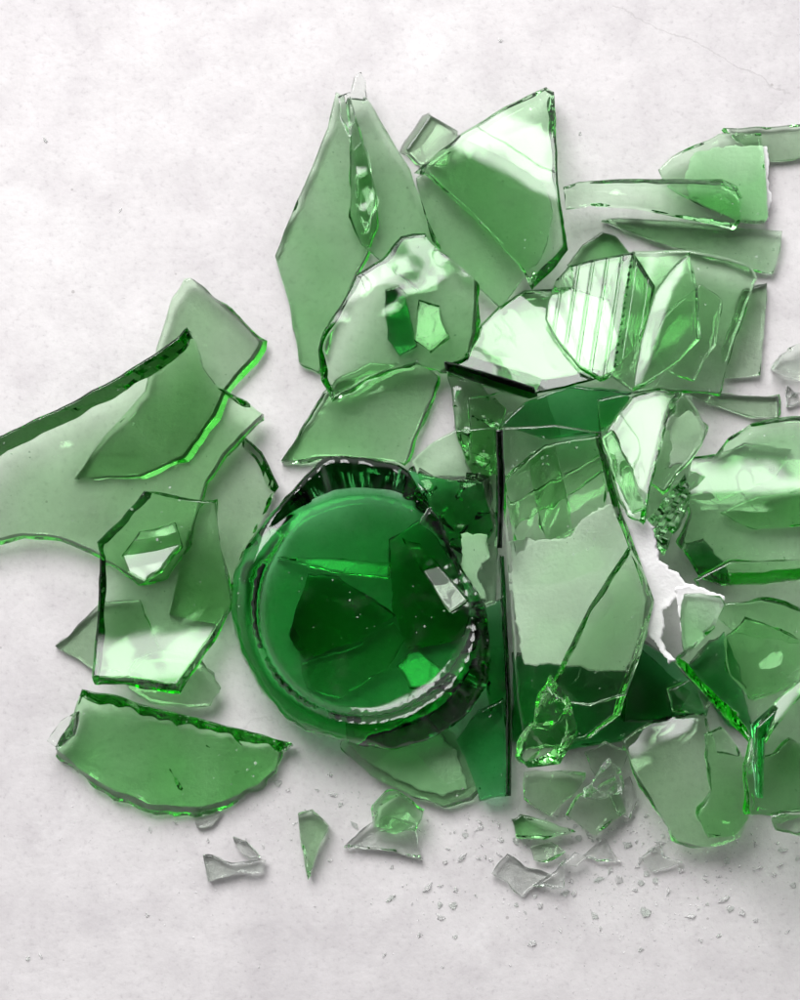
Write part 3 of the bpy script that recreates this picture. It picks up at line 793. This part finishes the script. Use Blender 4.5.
# ================================================================ BOTTLE BASE
def bottle_base():
    raw = [(325, 456), (360, 456), (405, 466), (426, 496), (444, 531), (465, 573), (486, 608), (493, 650), (489, 685), (465, 720), (430, 741),
           (395, 751), (360, 746), (314, 734), (286, 720), (262, 692), (241, 653), (232, 615), (234, 573), (246, 545), (265, 520), (282, 500), (305, 476)]
    cx, cyy = 364.0, 610.0
    NA = 384
    def rad(th):
        dx, dy = math.cos(th), math.sin(th)
        best = 60
        for i in range(len(raw)):
            ax, ay = raw[i][0] - cx, raw[i][1] - cyy
            bx, by = raw[(i + 1) % len(raw)][0] - cx, raw[(i + 1) % len(raw)][1] - cyy
            ex, ey = bx - ax, by - ay
            den = dx * ey - dy * ex
            if abs(den) < 1e-9: continue
            r = (ax * ey - ay * ex) / den
            s = (ax * dy - ay * dx) / den
            if r > 0 and -1e-6 <= s <= 1 + 1e-6: best = r
        return best
    R = [rad(2 * math.pi * k / NA) for k in range(NA)]
    R = [sum(R[(k + j) % NA] for j in range(-3, 4)) / 7 for k in range(NA)]
    full = 133.0
    # profile of an upturned bottle bottom: (fraction, height mm)
    topp = [(1.0, -9.0), (1.0, -6.5), (0.992, -4.4), (0.972, -2.4), (0.945, -1.0), (0.91, -0.25), (0.875, 0.0), (0.845, -0.5), (0.82, -1.6),
            (0.80, -2.6), (0.775, -3.3), (0.74, -3.8), (0.68, -4.3), (0.58, -4.9), (0.45, -5.5), (0.30, -5.9), (0.15, -6.1)]
    botp = [(0.15, -12.6), (0.30, -12.3), (0.45, -11.8), (0.60, -11.0), (0.72, -10.2), (0.80, -9.8), (0.86, -10.4), (0.90, -11.8), (0.915, -14.0)]
    def prof(tab, f):
        tab = sorted(tab)
        for (a, za), (b_, zb) in zip(tab, tab[1:]):
            if a <= f <= b_: return za + (zb - za) * (f - a) / max(1e-6, b_ - a)
        return tab[0][1] if f < tab[0][0] else tab[-1][1]
    grad = (-0.05, -0.03)
    verts, rings = [], []
    zc = 0.0
    def wall(k):       # how far the broken wall still reaches down
        th = 2 * math.pi * k / NA
        return 13.0 + 5.0 * noise.noise(Vector((math.cos(th) * 2.2, math.sin(th) * 2.2, 4.0))) + 2.0 * noise.noise(Vector((math.cos(th) * 9, math.sin(th) * 9, 1.0)))
    def P(f, z, k, extra=0.0, face='t'):
        th = 2 * math.pi * k / NA
        Rk = R[k]
        r = full * f
        if Rk >= full * 0.93:
            if f > 0.9:
                r = full * 0.9 + (f - 0.9) / 0.1 * (Rk - full * 0.9)
                fl = min(1.0, max(0.0, (Rk - full * 1.02) / 10))
                if fl: z = z * (1 - .45 * fl) + fl * 1.3 * noise.noise(Vector((math.cos(th) * 11, math.sin(th) * 11, f * 14)))
        elif r > Rk - 26:
            if Rk < full * 0.93:                 # the disc is broken off here: an uneven fracture slope
                g = 0 if face == 't' else 1
                fr_ = min(1.0, max(0.0, (r - (Rk - 26)) / (full - Rk + 26)))
                r = Rk - 26 + 26 * min(1.0, fr_ * 1.15)
                zt, zb_ = prof(topp[2:], r / full), prof(botp[:7], min(.86, r / full))
                u = (r - (Rk - 26)) / 26
                n_ = noise.noise(Vector((math.cos(th) * 9, math.sin(th) * 9, r / 9.0)))
                if face == 't': z = zt - u * u * 2.6 + 1.5 * n_ * u
                elif face == 'b': z = zb_ + u * 0.5
                else: z = (zt - u * u * 2.6 + 1.5 * n_ * u) * (1 - float(face)) + (zb_ + u * .5) * float(face)
            else:
                r = r * Rk / full
        r += extra
        px, py = cx + r * math.cos(th), cyy + r * math.sin(th)
        X, Y = (px - cx) * S, -(py - cyy) * S
        X += (z + 4) / 1000 * 0.12; Y += (z + 4) / 1000 * 0.12           # the wall leans out to the lower left
        return Vector((X, Y, z / 1000 + grad[0] * X + grad[1] * Y))
    def ring(pf):
        f, z = pf
        r = []
        for k in range(NA):
            zz = z; ex = 0
            tq = 2 * math.pi * k / NA                                # ring worn away towards the broken upper right side
            mk = 0.5 + 0.5 * math.tanh((math.cos(tq - math.radians(118)) + 0.25) * 4)
            if 0.7 < f < 0.96: zz = zz * mk + (1 - mk) * (-3.9 - 5 * max(0, f - .85))
            if 0.79 <= f <= 0.85:                                  # the row of knurls on the bearing ring
                zz += 0.32 * mk * max(0, math.cos(k * 2 * math.pi / 6)) * (1 if f < 0.83 else .6)
            th = 2 * math.pi * k / NA
            zz += 0.35 * noise.noise(Vector((math.cos(th) * 3 * f, math.sin(th) * 3 * f, f * 3)))
            if f >= 0.97: ex = 1.6 * noise.noise(Vector((math.cos(th) * 14, math.sin(th) * 14, z)))
            r.append(len(verts)); verts.append(P(f, zz, k, ex))
        return r
    for pr in topp[::-1]: rings.append(ring(pr))
    # broken rim of the wall
    r1, r2, r3 = [], [], []
    for k in range(NA):
        w = wall(k)
        r1.append(len(verts)); verts.append(P(0.998, -w, k, 1.2 * noise.noise(Vector((k * .35, 2, 0))), '.3'))
    for k in range(NA):
        w = wall(k)
        r2.append(len(verts)); verts.append(P(0.985, -w - 1.2 * abs(noise.noise(Vector((k * .3, 7, 0)))), k, 0.0, '.6'))
    for k in range(NA):
        w = wall(k)
        r3.append(len(verts)); verts.append(P(0.96, -w + .5, k, 0.0, '.85'))
    rings += [r1, r2, r3]
    for pr in botp[::-1]:
        f, z = pr
        rr = []
        for k in range(NA):
            zz = max(z, -wall(k) + 0.8) if f > .9 else z
            th = 2 * math.pi * k / NA
            zz += 0.4 * noise.noise(Vector((math.cos(th) * 3 * f, math.sin(th) * 3 * f, 9)))
            rr.append(len(verts)); verts.append(P(f, zz, k, 0.0, 'b'))
        rings.append(rr)
    faces, sm = [], []
    nt = len(topp)
    for i, (a, b) in enumerate(zip(rings, rings[1:])):
        rough = nt - 1 <= i <= nt + 2
        for k in range(NA):
            k2 = (k + 1) % NA
            faces.append((a[k], a[k2], b[k2], b[k])); sm.append(not rough)
    ct = len(verts); verts.append(P(0, -6.15, 0)); cb = len(verts); verts.append(P(0, -12.7, 0))
    for k in range(NA):
        k2 = (k + 1) % NA
        faces.append((ct, rings[0][k2], rings[0][k])); sm.append(True)
        faces.append((cb, rings[-1][k], rings[-1][k2])); sm.append(True)
    # rest it on the shards below
    need = []
    lo = min(v.z for v in verts)
    for i in rings[nt] + rings[-3] + rings[-1]:
        v = verts[i]
        px, py = v.x / S + cx, cyy - v.y / S
        need.append(HG.get(key(px, py), 0.0) - v.z)
    need.sort()
    z0 = max(-lo, need[int(len(need) * 0.90)]) + 0.0003
    kk = 1 - (z0) / HC
    verts = [Vector((v.x * kk, v.y * kk, v.z)) for v in verts]
    o = build('bottle_base', verts, faces, sm, BASEG)
    o.location = ((cx - 400) * S * kk, (500 - cyy) * S * kk, z0)
    o['label'] = 'thick round upturned bottle base with knurled ring and jagged upper rim'
    o['category'] = 'bottle base'
    for v in verts:
        px, py = v.x / S / kk + cx, cyy - v.y / S / kk
        k = key(px, py); HG[k] = max(HG.get(k, 0), v.z + z0)
    print('BASE z0', z0)
    return o
bottle_base()

# ================================================================ SMALL PIECES IN FRONT
shard('small clear green teardrop chunk at the foot of the upright pane',
      [(558, 685), (570, 700), (578, 732), (560, 764), (528, 768), (520, 756), (532, 724)], t=7, mat='p', wav=2.6, wf=26, grad=(0, .2), step=13, flat=True, settle=.8, name='glass_chunk', cat='glass chunk')
shard('pale green chip directly below the teardrop chunk',
      [(524, 772), (556, 772), (584, 776), (576, 792), (550, 816), (524, 800)], t=4, mat='p', wav=1.4, wf=26, grad=(.1, .1), step=14, flat=True, name='glass_chip', cat='glass chip')
shard('thin pale chip lying flat between the teardrop chunk and the pale lower right wedge',
      [(584, 752), (606, 744), (628, 752), (622, 768), (598, 778)], t=2.4, mat='p', wav=1.0, wf=22, step=10, flat=True, name='glass_chip', cat='glass chip')
shard('clear splintered chip at the right end of the small heap under the pane',
      [(608, 790), (630, 776), (638, 800), (630, 818), (618, 812)], t=3, mat='c', wav=1.4, wf=20, step=9, flat=True, name='glass_chip', cat='glass chip')
shard('low rounded green chip at the bottom of the small heap under the pane',
      [(512, 820), (520, 814), (544, 820), (576, 832), (544, 840), (516, 838)], t=5, mat='g', wav=1.6, step=4, bend=(-10, 14), name='glass_chip', cat='glass chip')
shard('square pale green chip at the right of the small heap under the pane',
      [(580, 796), (602, 785), (616, 778), (626, 812), (596, 836), (568, 816)], t=3.4, mat='p', wav=1.4, grad=(-.1, .05), step=5, name='glass_chip', cat='glass chip')
shard('clear crushed chip on top of the square chip under the pane',
      [(590, 784), (612, 764), (622, 790), (600, 800), (584, 798)], t=5, mat='c', wav=2.2, wf=22, step=11, flat=True, name='glass_chip', cat='glass chip')
shard('small pale triangular chip with a wide foot below the bottle base',
      [(344, 848), (370, 824), (386, 814), (412, 824), (416, 834), (422, 862), (396, 852)], t=2.6, mat='c', wav=.8, bend=(0, 30), name='glass_chip', cat='glass chip')
shard('small green chip stacked on the triangular chip below the bottle base',
      [(380, 806), (400, 796), (422, 812), (416, 830), (396, 834), (376, 826)], t=4.5, mat='g', wav=1.8, wf=22, step=11, flat=True, name='glass_chip', cat='glass chip')
shard('narrow green dagger shaped chip lying alone below the bottle base',
      [(298, 815), (312, 810), (328, 826), (318, 850), (308, 880), (301, 845)], t=4, mat='p', wav=2.0, step=4, name='glass_chip', cat='glass chip')
shard('clear bone shaped chip lying alone below the curved wedge',
      [(203, 856), (212, 855), (232, 864), (247, 862), (266, 860), (262, 873), (240, 872), (226, 877), (208, 882)], t=2.8, mat='c', wav=1.4, step=4, name='glass_chip', cat='glass chip')
shard('thin clear sliver just above the bone shaped chip',
      [(233, 837), (246, 842), (260, 857), (250, 858), (238, 848)], t=1.8, mat='c', wav=1.0, step=4, name='glass_chip', cat='glass chip')
shard('clear crinkled chip at the right picture edge beside the pile',
      [(774, 370), (788, 348), (805, 342), (815, 375), (795, 374)], t=5, mat='c', wav=2.2, wf=22, step=11, flat=True, name='glass_chip', cat='glass chip')
shard('small clear triangle at the right edge below the crinkled chip',
      [(788, 386), (802, 402), (786, 407)], t=2, mat='c', step=4, name='glass_chip', cat='glass chip')
shard('clear greenish fan shaped chip in the scatter below the small heap',
      [(492, 874), (508, 855), (526, 868), (552, 876), (534, 886), (522, 897), (508, 882)], t=1.8, mat='c', wav=2.2, step=4, name='glass_chip', cat='glass chip')
shard('crumbled pale green chip just below the low rounded green chip',
      [(530, 848), (552, 842), (566, 852), (548, 862), (534, 860)], t=2.4, mat='p', wav=1.2, wf=18, step=8, flat=True, name='glass_chip', cat='glass chip')
shard('clear angular chip in the scatter right of the low rounded green chip',
      [(582, 856), (604, 838), (612, 850), (622, 862), (598, 862)], t=1.8, mat='c', wav=1.2, wf=18, step=8, flat=True, name='glass_chip', cat='glass chip')
shard('clear angular chip in the scatter below the tip of the pale lower right wedge',
      [(640, 858), (660, 843), (664, 856), (682, 862), (654, 872)], t=1.8, mat='c', wav=1.2, wf=18, step=8, flat=True, name='glass_chip', cat='glass chip')
shard('clear wing shaped chip right of the fan shaped chip in the scatter',
      [(534, 886), (556, 872), (566, 862), (564, 888), (550, 888)], t=2.2, mat='c', wav=1.5, step=4, name='glass_chip', cat='glass chip')
shard('clear lump at the right end of the wing shaped chip',
      [(560, 866), (575, 853), (588, 858), (576, 866)], t=1.8, mat='c', wav=2, step=3, name='glass_chip', cat='glass chip')
shard('pale glass chip below the rounded lower right shard',
      [(770, 815), (805, 812), (830, 826), (800, 836), (776, 830)], t=3.4, mat='p', wav=2.0, step=4, name='glass_chip', cat='glass chip')
shard('clear grey chip under the edge of the curved wedge',
      [(192, 811), (206, 806), (222, 812), (212, 826), (198, 828)], t=2, mat='c', wav=1, step=4, name='glass_chip', cat='glass chip')

# ---------------------------------------------------------------- tiny chips: one by one
rnd = random.Random(5)
def chip_mesh(r, seed):
    q = random.Random(seed)
    n = q.randint(4, 6)
    b = bmesh.new()
    st = q.uniform(.18, .9)
    for i in range(n):
        a = 2 * math.pi * (i + q.uniform(-.3, .3)) / n
        rr = r * q.uniform(.55, 1.15)
        x, y = rr * math.cos(a), rr * math.sin(a) * st
        b.verts.new((x, y, 0))
        b.verts.new((x * q.uniform(.4, .95), y * q.uniform(.4, .95), r * q.uniform(.35, .8)))
    bmesh.ops.convex_hull(b, input=b.verts)
    for v in [v for v in b.verts if not v.link_faces]: b.verts.remove(v)
    bmesh.ops.recalc_face_normals(b, faces=b.faces)
    m = bpy.data.meshes.new('glass_chip'); b.to_mesh(m); b.free()
    m.materials.append((CRUSHED, CRUSHED, PALEC)[seed % 3])
    return m
protos = [chip_mesh(1.0 * S, 100 + i) for i in range(14)]
CHIP_LABEL = 'tiny clear glass chip scattered on the concrete around the pile'
def tiny(px, py, r, i):
    o = bpy.data.objects.new('glass_chip', protos[i % len(protos)])
    COL.objects.link(o)
    z = 0.0002
    o.location = ((px - 400) * S, (500 - py) * S, z)
    o.scale = (r, r, r * rnd.uniform(.35, .7))
    o.rotation_euler = (0, 0, rnd.uniform(0, 6.28))
    o['label'] = CHIP_LABEL; o['category'] = 'glass chip'; o['group'] = 'tiny clear chips on the concrete'
spots = [(208, 840, 5), (278, 783, 5), (288, 790, 4), (334, 795, 6), (340, 805, 4), (427, 887, 7), (455, 890, 4), (390, 898, 6), (384, 955, 4), (500, 855, 5),
         (516, 905, 4), (540, 905, 5), (574, 893, 5), (594, 915, 8), (600, 928, 5), (645, 912, 7), (652, 850, 8), (640, 860, 6), (628, 845, 7), (660, 842, 6),
         (618, 880, 6), (610, 870, 5), (690, 916, 7), (722, 900, 9), (730, 908, 6), (742, 912, 6), (755, 920, 4), (782, 850, 7), (780, 865, 6), (793, 885, 4),
         (700, 940, 4), (560, 930, 4), (640, 950, 4), (420, 935, 3), (330, 860, 3), (150, 830, 4), (175, 822, 4), (40, 955, 5), (28, 958, 4), (147, 915, 4),
         (330, 775, 4), (317, 790, 4), (420, 830, 4), (465, 835, 4), (478, 858, 4), (45, 140, 5), (580, 133, 3), (120, 210, 3), (500, 40, 3), (795, 395, 6), (770, 470, 3), (668, 890, 7), (655, 880, 5), (680, 870, 5), (635, 890, 4), (705, 875, 4)]
for i, (x, y, r) in enumerate(spots): tiny(x, y, r, i)
for i in range(185):
    x = rnd.gauss(600, 130); y = 815 + abs(rnd.gauss(0, 58))
    if key(x, y) in HG or x > 830: continue
    tiny(x, y, 1.6 + 5.2 * rnd.random() ** 2.6, i)

# ---------------------------------------------------------------- glass dust: nobody could count it
def dust():
    q = random.Random(77)
    b = bmesh.new()
    n = 0
    while n < 2200:
        t = q.random()
        if t < .5: x, y = q.gauss(640, 90), 820 + abs(q.gauss(0, 70))
        elif t < .75: x, y = q.gauss(330, 130), 790 + abs(q.gauss(0, 60))
        else: x, y = q.uniform(-20, 820), q.uniform(-20, 1020)
        if key(x, y) in HG: continue
        r = q.uniform(.35, 1.3) * S * (1 if t < .75 else .7)
        X, Y = (x - 400) * S, (500 - y) * S
        vs = [b.verts.new((X + r * q.uniform(-1, 1), Y + r * q.uniform(-1, 1), 0.0001 + r * (0 if j < 3 else q.uniform(.4, 1)))) for j in range(4)]
        for tri in ((0, 1, 2), (0, 1, 3), (1, 2, 3), (0, 2, 3)):
            try: b.faces.new([vs[k] for k in tri])
            except ValueError: pass
        n += 1
    bmesh.ops.recalc_face_normals(b, faces=b.faces)
    m = bpy.data.meshes.new('glass_dust'); b.to_mesh(m); b.free()
    m.materials.append(POWDER)
    o = bpy.data.objects.new('glass_dust', m); COL.objects.link(o)
    o['kind'] = 'stuff'; o['label'] = 'fine glass dust sprinkled over the concrete'; o['category'] = 'glass dust'
dust()

for o in scene.objects:
    if 'zmax' in o:
        if o['zmax'] > .025: print('HIGH %.1fmm %s' % (o['zmax'] * 1000, o['label']))
        del o['zmax']
